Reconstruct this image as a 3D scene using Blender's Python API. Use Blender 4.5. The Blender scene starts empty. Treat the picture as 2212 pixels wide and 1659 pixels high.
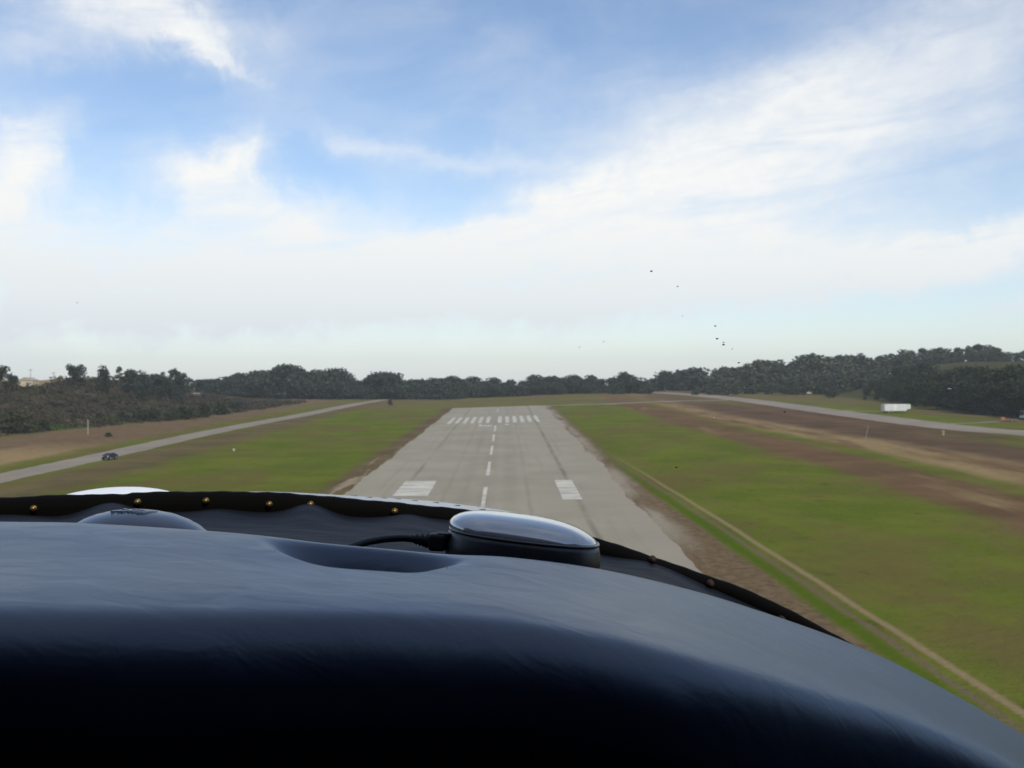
import bpy, bmesh, math, random
import numpy as np
from mathutils import Vector, Matrix

random.seed(7)
R = math.radians
sc = bpy.context.scene
COL = sc.collection

# ------------------------------------------------------------------ camera
F = 2125.0            # focal length in units of a 2212-wide picture
CX, CY = 1106.0, 829.5
HX, HY = 1091.0, 822.0      # where the level +Y direction falls
H = 15.0              # eye height over the near end of the runway
CAM = Vector((0, 0, H))
cam_d = bpy.data.cameras.new('camera')
cam = bpy.data.objects.new('camera', cam_d)
COL.objects.link(cam)
cam.location = CAM
YAW = -math.atan((CX - HX) / F)
PITCH = -math.atan((CY - HY) / F)
cam.rotation_euler = (R(90) + PITCH, 0, YAW)
cam_d.sensor_width = 36.0
cam_d.lens = 36.0 * F / 2212.0
cam_d.clip_start = 0.02
cam_d.clip_end = 20000
cam_d.dof.use_dof = True
cam_d.dof.focus_distance = 0.62
cam_d.dof.aperture_fstop = 34.0
sc.camera = cam

# ------------------------------------------------------------------ light and exposure
SUN_EL, SUN_AZ = R(44), R(152)     # azimuth measured from +Y towards +X
SKY_STRENGTH = 0.15
SKYTINT = (0.97, 1.0, 1.06)
world = bpy.data.worlds.new("World")
sc.world = world
world.use_nodes = True
sun_d = bpy.data.lights.new('sun', 'SUN')
sun_d.energy = 2.8
sun_d.angle = R(10)
sun_d.color = (1.0, 0.90, 0.74)
sun = bpy.data.objects.new('sun', sun_d)
COL.objects.link(sun)
to_sun = Vector((math.cos(SUN_EL) * math.sin(SUN_AZ), math.cos(SUN_EL) * math.cos(SUN_AZ), math.sin(SUN_EL)))
sun.rotation_euler = to_sun.to_track_quat('Z', 'Y').to_euler()
sc.view_settings.view_transform = 'Standard'
sc.view_settings.look = 'None'
sc.view_settings.exposure = 0.0
sc.view_settings.gamma = 1.0
sc.cycles.max_bounces = 8
sc.cycles.transparent_max_bounces = 12
sc.cycles.volume_bounces = 1
sc.cycles.caustics_reflective = False
sc.cycles.caustics_refractive = False

# ------------------------------------------------------------------ node helpers
class S:
    """a socket with arithmetic"""
    def __init__(s, t, k): s.t, s.k = t, k
    def m(s, op, *a, clamp=False):
        n = s.t.nodes.new('ShaderNodeMath'); n.operation = op; n.use_clamp = clamp
        for i, v in enumerate((s,) + a):
            if isinstance(v, S): s.t.links.new(v.k, n.inputs[i])
            else: n.inputs[i].default_value = float(v)
        return S(s.t, n.outputs[0])
    def __add__(s, o): return s.m('ADD', o)
    __radd__ = __add__
    def __sub__(s, o): return s.m('SUBTRACT', o)
    def __rsub__(s, o): return (s * -1) + o
    def __mul__(s, o): return s.m('MULTIPLY', o)
    __rmul__ = __mul__
    def __truediv__(s, o): return s.m('DIVIDE', o)
    def clamp(s): return s.m('ADD', 0.0, clamp=True)
    def ss(s, a, b):
        n = s.t.nodes.new('ShaderNodeMapRange'); n.interpolation_type = 'SMOOTHSTEP'
        s.t.links.new(s.k, n.inputs[0])
        for i, v in ((1, a), (2, b)):
            if isinstance(v, S): s.t.links.new(v.k, n.inputs[i])
            else: n.inputs[i].default_value = v
        n.inputs[3].default_value = 0; n.inputs[4].default_value = 1
        return S(s.t, n.outputs[0])

def vec(t, x, y, z):
    n = t.nodes.new('ShaderNodeCombineXYZ')
    for i, v in enumerate((x, y, z)):
        if isinstance(v, S): t.links.new(v.k, n.inputs[i])
        else: n.inputs[i].default_value = v
    return S(t, n.outputs[0])

def sep(v):
    n = v.t.nodes.new('ShaderNodeSeparateXYZ'); v.t.links.new(v.k, n.inputs[0])
    return [S(v.t, o) for o in n.outputs]

def noise(v, scale, detail=3.0, rough=0.55, dist=0.0):
    n = v.t.nodes.new('ShaderNodeTexNoise'); v.t.links.new(v.k, n.inputs['Vector'])
    n.inputs['Scale'].default_value = scale; n.inputs['Detail'].default_value = detail
    n.inputs['Roughness'].default_value = rough; n.inputs['Distortion'].default_value = dist
    return S(v.t, n.outputs[0])

def mix(t, f, a, b):
    n = t.nodes.new('ShaderNodeMix'); n.data_type = 'RGBA'
    for k, v in ((0, f), (6, a), (7, b)):
        if isinstance(v, S): t.links.new(v.k, n.inputs[k])
        elif isinstance(v, (tuple, list)): n.inputs[k].default_value = (*v, 1.0)
        else: n.inputs[k].default_value = v
    return S(t, n.outputs[2])

def mat(name, rough=0.8, base=(0.5, 0.5, 0.5), metal=0.0, spec=0.5):
    m = bpy.data.materials.new(name); m.use_nodes = True
    t = m.node_tree; b = t.nodes['Principled BSDF']
    b.inputs['Base Color'].default_value = (*base, 1)
    b.inputs['Roughness'].default_value = rough
    b.inputs['Metallic'].default_value = metal
    b.inputs['Specular IOR Level'].default_value = spec
    return m, t, b

def pos(t):
    n = t.nodes.new('ShaderNodeNewGeometry'); return S(t, n.outputs['Position'])

def objco(t):
    n = t.nodes.new('ShaderNodeTexCoord'); return S(t, n.outputs['Object'])

def objrand(t):
    n = t.nodes.new('ShaderNodeObjectInfo'); return S(t, n.outputs['Random'])

def bump(t, b, h, strength, dist):
    n = t.nodes.new('ShaderNodeBump'); n.inputs['Strength'].default_value = strength
    n.inputs['Distance'].default_value = dist
    t.links.new(h.k, n.inputs['Height']); t.links.new(n.outputs[0], b.inputs['Normal'])

def simple(name, base, rough=0.8, metal=0.0, spec=0.5, vary=0.12, scale=3.0):
    """a paint / plastic with a little wear"""
    m, t, b = mat(name, rough, base, metal, spec)
    n = noise(objco(t), scale, 4)
    lo = tuple(c * (1 - vary) for c in base); hi = tuple(min(1, c * (1 + vary)) for c in base)
    t.links.new(mix(t, n.ss(0.3, 0.7), lo, hi).k, b.inputs['Base Color'])
    return m

# ------------------------------------------------------------------ sky: Nishita with thin cirrus
wt = world.node_tree
bg = wt.nodes['Background']
sky = wt.nodes.new('ShaderNodeTexSky'); sky.sky_type = 'NISHITA'; sky.sun_disc = False
sky.sun_elevation = SUN_EL; sky.sun_rotation = SUN_AZ
sky.air_density = 1.0; sky.dust_density = 0.6; sky.ozone_density = 1.5; sky.altitude = 20
tc = wt.nodes.new('ShaderNodeTexCoord')
D3 = S(wt, tc.outputs['Generated'])
dx, dy, dz = sep(D3)
AZ = dx.m('ARCTAN2', dy)
EL = dz.m('ARCSINE')
# warped sky coordinates (degrees-like units)
cv = vec(wt, AZ * 10, EL * 10, 0.0)
n1 = noise(cv, 0.55, 5, 0.6, 0.4)
n2 = noise(vec(wt, AZ * 10 + 31, EL * 10 + 7, 3.0), 0.55, 5, 0.6, 0.4)
n3 = noise(cv, 2.4, 5, 0.65, 0.6); n4 = noise(vec(wt, AZ * 10 + 3, EL * 10 + 17, 6.0), 2.4, 5, 0.65, 0.6)
AW = AZ + (n1 - 0.5) * 0.075 + (n3 - 0.5) * 0.06
EW = EL + (n2 - 0.5) * 0.05 + (n4 - 0.5) * 0.04
def blob(px, py, rx, ry, rot, w):
    a0 = math.atan((px - HX) / F); e0 = math.atan((HY - py) / F * math.cos(a0))
    c, s_ = math.cos(R(rot)), math.sin(R(rot))
    du = AW - a0; dv = EW - e0
    u = (du * c + dv * s_) * (F / rx)
    v = (dv * c - du * s_) * (F / ry)
    return (((u * u) + (v * v)) * -1.0).m('EXPONENT') * w if False else (S(wt, ((u * u + v * v) * -1.0).k).m('EXPONENT') * w)
BLOBS = [
    (290, 15, 230, 60, -8, .85), (400, 70, 130, 45, -35, .6), (120, 95, 180, 45, 10, .42), (490, 140, 90, 14, -25, .35),
    (25, 320, 90, 60, 40, .8), (15, 430, 65, 65, 0, .9), (100, 350, 60, 45, -30, .45), (130, 260, 90, 30, 30, .25),
    (520, 335, 60, 44, 50, .85), (440, 400, 85, 50, -30, .95), (560, 440, 120, 42, -20, .75), (640, 420, 200, 40, -10, .3),
    (740, 300, 110, 30, -15, .42), (980, 335, 210, 22, -7, .4), (800, 250, 260, 50, -8, .18),
    (120, 540, 260, 75, -4, .85), (560, 540, 380, 95, 2, .95), (700, 640, 800, 75, 3, .6), (250, 660, 500, 60, 6, .4),
    (1050, 530, 330, 60, 14, .95), (1380, 420, 460, 125, 24, .8), (1250, 590, 700, 80, 3, .75), (1700, 330, 480, 140, 22, .38), (2050, 190, 420, 150, 18, .27),
    (1750, 460, 560, 110, 12, .3), (1300, 260, 380, 70, 18, .22),
    (2160, 505, 320, 38, 13, .9), (1800, 590, 500, 55, 4, .6), (2200, 660, 150, 20, 20, .4), (2100, 30, 300, 80, 20, .25),
]
dens = None
for b_ in BLOBS:
    g = blob(*b_)
    dens = g if dens is None else dens + g
wisp = noise(vec(wt, AZ * 6 + EL * 2.0, EL * 26 - AZ * 4.0, 1.7), 1.3, 6, 0.62, 0.5)
lumps = noise(vec(wt, AZ * 9, EL * 16, 8.0), 1.6, 5, 0.6, 0.6)
dens = dens * (0.40 + wisp * 0.62 + lumps * 0.50)
rest = noise(D3, 2.2, 6, 0.6, 0.3).ss(0.38, 0.75) * EL.ss(0.45, 0.9) * 0.30      # the sky overhead and behind
low = EL.ss(0.16, 0.0) * 0.55 + EL.ss(0.06, -0.02) * 0.5
veil = noise(vec(wt, AZ * 5 + EL * 3, EL * 12 - AZ * 3, 5.0), 1.0, 6, 0.6, 0.4)
gap = noise(vec(wt, AZ * 3.2 + EL * 1.2 + 4.0, EL * 19 - AZ * 2.6, 11.0), 1.0, 6, 0.6, 0.7)
puff = noise(vec(wt, AZ * 14, EL * 22 - AZ * 3, 2.0), 1.0, 6, 0.65, 0.8)
cl = (dens.ss(-0.16, 1.2) * (1.0 - gap.ss(0.44, 0.72) * 0.36) * (0.84 + puff.ss(0.3, 0.65) * 0.16) + veil.ss(0.36, 0.85) * 0.24 + rest + low * 0.55).clamp()
warm = EL.ss(0.02, 0.2)
cloud_col = mix(wt, warm, (0.80 / SKY_STRENGTH, 0.855 / SKY_STRENGTH, 0.90 / SKY_STRENGTH), (0.985 / SKY_STRENGTH, 0.985 / SKY_STRENGTH, 0.97 / SKY_STRENGTH))
SKYMUL = wt.nodes.new('ShaderNodeVectorMath'); SKYMUL.operation = 'MULTIPLY'
wt.links.new(sky.outputs[0], SKYMUL.inputs[0]); SKYMUL.inputs[1].default_value = SKYTINT
wt.links.new(mix(wt, cl, S(wt, SKYMUL.outputs[0]), cloud_col).k, bg.inputs['Color'])
bg.inputs['Strength'].default_value = SKY_STRENGTH

# ------------------------------------------------------------------ geometry helpers
ROT = Matrix.Rotation(YAW, 3, 'Z') @ Matrix.Rotation(R(90) + PITCH, 3, 'X')
def ray(x, y):
    return (ROT @ Vector(((x - CX) / F, (CY - y) / F, -1.0))).normalized()
def P(x, y, Y):
    d = ray(x, y); return CAM + d * (Y / d.y)

SL = (822 - 789) / F
def smooth(a, b, v):
    t = min(1, max(0, (v - a) / (b - a))); return t * t * (3 - 2 * t)
def bluff_base(Y):
    pts = [(0, -118), (211, -109), (301, -90), (393, -84), (520, -80), (3000, -80)]
    for (a, xa), (b, xb) in zip(pts, pts[1:]):
        if Y <= b: return xa + (xb - xa) * (Y - a) / (b - a)
    return -80
def terrain(X, Y):
    z = SL * min(Y, 520.0)
    if Y > 520: z -= min(0.03 * (Y - 520), 30.0)
    z += 9e-5 * max(-30, min(30, X)) * min(max(Y, 0), 520)
    xb = bluff_base(Y)
    if X < xb:
        k = smooth(0, 55, xb - X) * 9.0 * (1 - smooth(520, 800, Y)) * (0.12 + 0.88 * smooth(0.25, 0.43, -X / max(Y, 100.0)))
        z += k + k * 0.10 * math.sin(X * 0.11 + Y * 0.05) + k * 0.06 * math.sin(Y * 0.13 + 1)
    if X > 135:
        z += 15.5 * smooth(140, 245, X) * (1 - 0.75 * smooth(650, 1100, Y)) * smooth(150, 330, Y)
    return z
def gp(x, y):
    d = ray(x, y); t = 20.0
    while t < 1500:
        p = CAM + d * t
        if p.z < terrain(p.x, p.y): break
        t += 2.0
    a, b = t - 2.0, t
    for _ in range(20):
        m_ = (a + b) / 2; p = CAM + d * m_
        if p.z < terrain(p.x, p.y): b = m_
        else: a = m_
    return CAM + d * b

def ip(pts, x):
    if x <= pts[0][0]: return pts[0][1]
    for (a, va), (b, vb) in zip(pts, pts[1:]):
        if x <= b:
            return va + (vb - va) * (x - a) / (b - a)
    return pts[-1][1]
def ips(pts, x):
    """smooth interpolation (Catmull-Rom on uneven knots, Hermite)"""
    n = len(pts)
    if x <= pts[0][0]: return pts[0][1]
    if x >= pts[-1][0]: return pts[-1][1]
    for i in range(n - 1):
        if x <= pts[i + 1][0]: break
    x0, y0 = pts[i]; x1, y1 = pts[i + 1]
    def sl(j):
        if j == 0: return (pts[1][1] - pts[0][1]) / (pts[1][0] - pts[0][0])
        if j == n - 1: return (pts[-1][1] - pts[-2][1]) / (pts[-1][0] - pts[-2][0])
        return (pts[j + 1][1] - pts[j - 1][1]) / (pts[j + 1][0] - pts[j - 1][0])
    h = x1 - x0; t = (x - x0) / h
    m0, m1 = sl(i) * h, sl(i + 1) * h
    return (2*t**3 - 3*t*t + 1) * y0 + (t**3 - 2*t*t + t) * m0 + (-2*t**3 + 3*t*t) * y1 + (t**3 - t*t) * m1

def mesh(name, verts, faces, m=None, smooth_=False):
    me = bpy.data.meshes.new(name)
    me.from_pydata([tuple(v) for v in verts], [], faces)
    if smooth_:
        me.polygons.foreach_set('use_smooth', [True] * len(me.polygons))
    if m is not None: me.materials.append(m)
    me.update()
    return me
def obj(name, me, parent=None):
    o = bpy.data.objects.new(name, me); COL.objects.link(o)
    if parent is not None: o.parent = parent
    return o
def tag(o, label=None, cat=None, group=None, kind=None):
    if label: o['label'] = label
    if cat: o['category'] = cat
    if group: o['group'] = group
    if kind: o['kind'] = kind
    return o
def empty(name, loc, label, cat, group=None, rz=0.0):
    o = bpy.data.objects.new(name, None); COL.objects.link(o)
    o.empty_display_size = 0.3
    o.location = loc; o.rotation_euler = (0, 0, rz)
    return tag(o, label, cat, group)
def grid(name, rows, m, parent=None, smooth_=True, flip=False):
    nr, nc = len(rows), len(rows[0])
    vs = [p for r in rows for p in r]
    fs = []
    for i in range(nr - 1):
        for j in range(nc - 1):
            q = [i * nc + j, i * nc + j + 1, (i + 1) * nc + j + 1, (i + 1) * nc + j]
            fs.append(q[::-1] if flip else q)
    return obj(name, mesh(name, vs, fs, m, smooth_), parent)

class MB:
    """collects shapes into one mesh"""
    def __init__(s): s.bm = bmesh.new()
    def box(s, c, size, rot=None, bevel=0.0):
        r = bmesh.ops.create_cube(s.bm, size=1.0)
        vs = r['verts']
        M = Matrix.Translation(Vector(c)) @ (rot.to_4x4() if rot is not None else Matrix.Identity(4)) @ Matrix.Diagonal((*size, 1))
        bmesh.ops.transform(s.bm, matrix=M, verts=vs)
        if bevel > 0:
            es = list({e for v in vs for e in v.link_edges})
            bmesh.ops.bevel(s.bm, geom=es, offset=bevel, segments=2, affect='EDGES', profile=0.5)
        return s
    def cyl(s, a, b, r1, r2=None, seg=12):
        a, b = Vector(a), Vector(b); r2 = r1 if r2 is None else r2
        q = (b - a).to_track_quat('Z', 'Y').to_matrix().to_4x4()
        M = Matrix.Translation((a + b) / 2) @ q
        bmesh.ops.create_cone(s.bm, cap_ends=True, segments=seg, radius1=r1, radius2=r2, depth=(b - a).length, matrix=M)
        return s
    def ell(s, c, r, seg=24, rings=12, rot=None):
        M = Matrix.Translation(Vector(c)) @ (rot.to_4x4() if rot is not None else Matrix.Identity(4)) @ Matrix.Diagonal((*r, 1))
        bmesh.ops.create_uvsphere(s.bm, u_segments=seg, v_segments=rings, radius=1.0, matrix=M)
        return s
    def tube(s, pts, r, seg=10):
        pts = [Vector(p) for p in pts]
        rs = r if isinstance(r, (list, tuple)) else [r] * len(pts)
        rings = []
        for i, p in enumerate(pts):
            d = (pts[min(i + 1, len(pts) - 1)] - pts[max(i - 1, 0)]).normalized()
            u = d.orthogonal().normalized() if i == 0 else (rings_u - d * rings_u.dot(d)).normalized()
            rings_u = u; w = d.cross(u)
            rings.append([s.bm.verts.new(p + (u * math.cos(2 * math.pi * k / seg) + w * math.sin(2 * math.pi * k / seg)) * rs[i]) for k in range(seg)])
        for a, b in zip(rings, rings[1:]):
            for k in range(seg):
                s.bm.faces.new((a[k], a[(k + 1) % seg], b[(k + 1) % seg], b[k]))
        s.bm.faces.new(rings[0][::-1]); s.bm.faces.new(rings[-1])
        return s
    def prism(s, pts, ext):
        """pts: polygon of 3-D points, extruded by ext"""
        e = Vector(ext)
        a = [s.bm.verts.new(Vector(p)) for p in pts]; b = [s.bm.verts.new(Vector(p) + e) for p in pts]
        n = len(pts)
        s.bm.faces.new(a[::-1]); s.bm.faces.new(b)
        for i in range(n): s.bm.faces.new((a[i], a[(i + 1) % n], b[(i + 1) % n], b[i]))
        return s
    def build(s, name, m, parent=None, smooth_=False):
        bmesh.ops.recalc_face_normals(s.bm, faces=s.bm.faces)
        me = bpy.data.meshes.new(name); s.bm.to_mesh(me); s.bm.free()
        if smooth_: me.polygons.foreach_set('use_smooth', [True] * len(me.polygons))
        me.materials.append(m); me.update()
        return obj(name, me, parent)

# ------------------------------------------------------------------ ground
def ground_mat():
    m, t, b = mat('ground', 1.0, spec=0.0)
    p = pos(t); X, Y, Z = sep(p)
    flat = vec(t, X, Y, 0.0)
    nw = noise(flat, 0.035, 3); ns = noise(flat, 0.22, 4)
    Xw = X + (nw - 0.5) * 4.5 + (ns - 0.5) * 2.4
    Xs = X + (ns - 0.5) * 1.6 + (noise(flat, 0.9, 3) - 0.5) * 0.7
    streak = noise(vec(t, X * 0.16, Y * 0.03, 0.0), 1.0, 5, 0.6)
    patch = noise(flat, 0.085, 6, 0.62)
    fine = noise(flat, 1.3, 5, 0.7)
    tuft = noise(flat, 0.45, 4, 0.65)
    green = mix(t, patch.ss(0.32, 0.66), (0.076, 0.114, 0.012), (0.126, 0.144, 0.022))
    green = mix(t, streak.ss(0.5, 0.78) * 0.7, green, (0.135, 0.115, 0.042))
    green = mix(t, tuft.ss(0.56, 0.72) * 0.55, green, (0.062, 0.062, 0.02))
    green = mix(t, fine.ss(0.35, 0.7) * 0.25, green, (0.15, 0.145, 0.04))
    worn = noise(vec(t, X * 0.05, Y * 0.035, 6.0), 1.0, 7, 0.68)
    green = mix(t, worn.ss(0.44, 0.62) * 0.8, green, (0.122, 0.098, 0.036))
    clump = noise(vec(t, X * 0.30, Y * 0.22, 2.0), 1.0, 5, 0.7)
    green = mix(t, clump.ss(0.58, 0.72) * 0.6, green, (0.05, 0.046, 0.018))
    brown = mix(t, patch.ss(0.3, 0.7), (0.100, 0.066, 0.046), (0.155, 0.108, 0.066))
    brown = mix(t, fine.ss(0.4, 0.7) * 0.4, brown, (0.085, 0.062, 0.04))
    tan = mix(t, tuft.ss(0.3, 0.7), (0.23, 0.165, 0.085), (0.29, 0.21, 0.11))
    dark = mix(t, patch.ss(0.3, 0.7), (0.055, 0.042, 0.032), (0.10, 0.072, 0.052))
    sand = (0.34, 0.28, 0.20)
    c = green
    def band(c, x0, x1, col, s_=2.0, f=1.0, xv=None):
        xv = Xw if xv is None else xv
        w = xv.ss(x0 - s_, x0 + s_) * xv.ss(x1 + s_, x1 - s_) * f
        return mix(t, w, c, col)
    # right field
    b1 = (Y.ss(110, 260)) * -6.0
    rust = mix(t, patch.ss(0.3, 0.7), (0.108, 0.062, 0.040), (0.158, 0.096, 0.056))
    c = band(c, 54, 103, rust, 4.0, Y.ss(205, 260) * Y.ss(350, 335) * 0.95)
    c = band(c, 46.5, 58.5, mix(t, streak.ss(0.52, 0.85), rust, tan), 2.4, 0.9, Xw - b1)
    c = band(c, 63, 79, mix(t, streak.ss(0.38, 0.7), tan, rust), 3.0, 0.92, Xw + Y.ss(150, 260) * 8.0)
    c = band(c, 76, 93, mix(t, 0.45, dark, rust), 4.0, 0.95, Xw + Y.ss(140, 300) * 12.0)
    c = band(c, 86, 104, mix(t, 0.5, dark, rust), 4.5, Y.ss(150, 220) * 0.9)
    far = Y.ss(335, 380)
    c = mix(t, far * noise(flat, 0.03, 4).ss(0.42, 0.6) * 0.75, c, brown)
    c = mix(t, far * 0.35, c, (0.15, 0.115, 0.055))
    # past the right taxiway
    c = band(c, 122, 140, mix(t, patch.ss(0.35, 0.6), green, brown), 3.0, 0.7)
    c = mix(t, X.ss(138, 150), c, mix(t, patch.ss(0.35, 0.65), (0.042, 0.05, 0.018), (0.075, 0.068, 0.034)))
    # verges of the runway
    c = band(c, -22.4, -18.6, brown, 1.4, Y.ss(375, 350) * 0.85, Xs)
    c = band(c, -21.2, -18.6, sand, 1.0, 0.7 * noise(vec(t, X * 0.6, Y * 0.05, 4.0), 1.0, 3).ss(0.5, 0.62) * Y.ss(210, 150), Xs)
    q = Y - 42.0
    xt = (q * -0.025) + (q * q * -0.00011) + 22.2 + (noise(vec(t, 0.0, Y * 0.07, 0.0), 1.0, 2) - 0.5) * 0.4
    on = Y.ss(185, 95)
    o_ = X - xt
    dirt = mix(t, fine.ss(0.35, 0.65), (0.110, 0.074, 0.046), (0.175, 0.122, 0.078))
    dirt = mix(t, tuft.ss(0.55, 0.7) * 0.5, dirt, (0.085, 0.075, 0.03))
    outer = (o_ + (ns - 0.5) * 1.2).ss(-2.2, -3.3)
    c = mix(t, (Xs.ss(12.5, 14.0) * (outer * Y.ss(150, 110) + Xs.ss(18.2, 15.8) * Y.ss(110, 150)).clamp()) * (Y.ss(362, 350) * 0.92), c, dirt)
    c = band(c, 13, 16.0, (0.27, 0.235, 0.178), 1.1, noise(vec(t, X * 0.4, Y * 0.05, 9.0), 1.0, 4).ss(0.30, 0.6) * Y.ss(70, 95) * Y.ss(362, 350), Xs)
    # two-rut track
    c = band(c, -2.6, -1.5, (0.066, 0.105, 0.009), 0.45, on * 0.85, o_)
    c = band(c, -0.27, 0.27, (0.235, 0.178, 0.10), 0.2, on * 0.9, o_ + (fine - 0.5) * 0.3)
    c = band(c, -1.35, -0.88, (0.135, 0.105, 0.068), 0.22, on * 0.85, o_ + (fine - 0.5) * 0.3)
    # left field
    c = band(c, -64, -54, brown, 3.0, 0.75)
    c = band(c, -170, -74, mix(t, tuft.ss(0.35, 0.6), brown, (0.17, 0.115, 0.07)), 2.5, 0.95)
    c = band(c, -92, -76, tan, 1.8, Y.ss(205, 165))
    c = band(c, -78, -73, green, 1.2, 0.7)
    foot = X + Y.ss(200, 340) * -22.0
    c = band(c, -124, -110, (0.05, 0.085, 0.016), 2.5, Y.ss(345, 300) * noise(flat, 0.06, 3).ss(0.35, 0.5), foot)
    c = mix(t, foot.ss(-120, -127), c, mix(t, patch.ss(0.35, 0.65), (0.040, 0.034, 0.022), (0.085, 0.066, 0.042)))
    c = mix(t, X.ss(-150, -165) * Z.ss(10.8, 12.2), c, tan)
    t.links.new(c.k, b.inputs['Base Color'])
    bump(t, b, fine + tuft, 0.6, 0.35)
    return m
gm = ground_mat()
xs = np.concatenate([np.linspace(-1500, -260, 12), np.arange(-250, 300, 5.0), np.linspace(310, 1500, 14)])
ys = np.concatenate([np.linspace(-60, 30, 5), np.arange(40, 760, 8.0), np.linspace(780, 1700, 12)])
ys[np.argmin(abs(ys - 520))] = 520
g = grid('ground', [[(x, y, terrain(x, y)) for x in xs] for y in ys], gm)
tag(g, 'green and brown airfield grass around the grey runway', 'ground', kind='structure')

# ------------------------------------------------------------------ runway and taxiways
def pave_mat(name, lo, hi, seams=(), sandy=None, scale=1.0):
    m, t, b = mat(name, 0.9, spec=0.25)
    p = pos(t); X, Y, Z = sep(p); fl = vec(t, X, Y, 0.0)
    n = noise(fl, 0.09, 5); f_ = noise(fl, 2.2, 5, 0.7); st = noise(vec(t, X * 0.9, Y * 0.018, 0.0), 1.0, 5, 0.6)
    c = mix(t, n.ss(0.3, 0.7), lo, hi)
    c = mix(t, st.ss(0.5, 0.75) * 0.45, c, tuple(v * 0.82 for v in lo))
    c = mix(t, f_.ss(0.45, 0.75) * 0.25, c, tuple(min(1, v * 1.2) for v in hi))
    for (x0, w, k) in seams:
        wob = (noise(vec(t, 0.0, Y * 0.1, x0), 1.0, 3) - 0.5) * 0.5
        dd = (X + wob - x0).m('ABSOLUTE')
        c = mix(t, dd.ss(w, 0.0) * k * noise(vec(t, x0, Y * 0.06, 0.0), 1.0, 3).ss(0.3, 0.6), c, tuple(v * 0.55 for v in lo))
    if sandy:
        w = (X + (n - 0.5) * 5.0 + (f_ - 0.5) * 1.0).ss(sandy[0], sandy[1]) * 0.85
        c = mix(t, w, c, (0.275, 0.24, 0.182))
    t.links.new(c.k, b.inputs['Base Color'])
    bump(t, b, f_, 0.25, 0.05)
    return m
rw_mat = pave_mat('runway_asphalt', (0.248, 0.222, 0.160), (0.294, 0.266, 0.200), [(-12.3, 0.5, 0.65), (8.1, 0.55, 0.85), (-4.8, 1.6, 0.22), (0.6, 1.5, 0.2), (2.7, 0.4, 0.3), (-7.0, 0.4, 0.25), (-2.4, 1.8, 0.22)], (10.5, 14.5))
tx_mat = pave_mat('taxiway_asphalt', (0.20, 0.17, 0.13), (0.255, 0.215, 0.165))
def edge_noise(y, a, s):
    return a * (math.sin(y * 0.31 + s) * 0.3 + math.sin(y * 0.113 + 2 * s) * 0.5 + math.sin(y * 0.77 + 3 * s) * 0.25 + math.sin(y * 1.9 + s) * 0.12)
rows = []
rnd = random.Random(3)
for y in np.arange(20, 358.1, 1.5):
    l = -18.9 + edge_noise(y, 0.35, 1.0) + rnd.uniform(-.1, .1)
    r_ = 14.1 + (edge_noise(y, 0.5, 2.3) + max(0, edge_noise(y * .6, 1.1, 5)) * 0.6) * (0.15 + 0.85 * smooth(75, 120, y)) + rnd.uniform(-.08, .08)
    rr = []
    for k in range(9):
        x = l + (r_ - l) * k / 8
        yy = y + (x + 2.5) * 0.0
        rr.append((x, yy, terrain(x, yy) + 0.03))
    rows.append(rr)
runway = grid('runway', rows, rw_mat, smooth_=False)
tag(runway, 'long grey asphalt runway with worn white markings', 'runway', kind='structure')

def paint_mat():
    m, t, b = mat('worn_white_paint', 0.8, spec=0.2)
    p = pos(t); X, Y, Z = sep(p); fl = vec(t, X, Y, 0.0)
    w = noise(vec(t, X * 0.22, Y * 0.8, 0.0), 1.0, 5, 0.7)
    c = mix(t, noise(fl, 3.0, 4, 0.7).ss(0.35, 0.7), (0.49, 0.465, 0.39), (0.60, 0.57, 0.485))
    c = mix(t, w.ss(0.44, 0.60) * 0.8, c, (0.31, 0.295, 0.26))
    t.links.new(c.k, b.inputs['Base Color'])
    return m
pm = paint_mat()
def marking(name, x0, x1, y0, y1):
    n = max(2, int((y1 - y0) / 3)); rr = []
    for i in range(n + 1):
        y = y0 + (y1 - y0) * i / n
        rr.append([(x + rnd.uniform(-.03, .03), y, terrain(x, y) + 0.045) for x in (x0, (x0 + x1) / 2, x1)])
    return grid(name, rr, pm, runway, smooth_=False)
for k in range(6):
    marking('threshold_stripe', -15.3 + k * 2.03, -14.3 + k * 2.03, 257, 288)
    marking('threshold_stripe', -1.95 + k * 2.03, -0.95 + k * 2.03, 257, 288)
for (y0, y1) in ((42, 60), (73, 91), (104, 121), (134, 153), (165, 183.5), (194.5, 213), (224, 244)):
    marking('centreline_dash', -2.6, -2.15, y0, y1)
o = marking('centreline_dash', -2.6, -2.25, 318, 340)
marking('aiming_point_block', -13.0, -8.9, 113.4, 128.2)
marking('aiming_point_block', 6.4, 8.6, 109, 127.5)
# the runway number just short of the threshold, read from the far side
marking('runway_number', -6.6, -3.3, 243, 247); marking('runway_number', -6.6, -5.9, 247.2, 251)
marking('runway_number', 0.0, 1.0, 246, 251)

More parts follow.
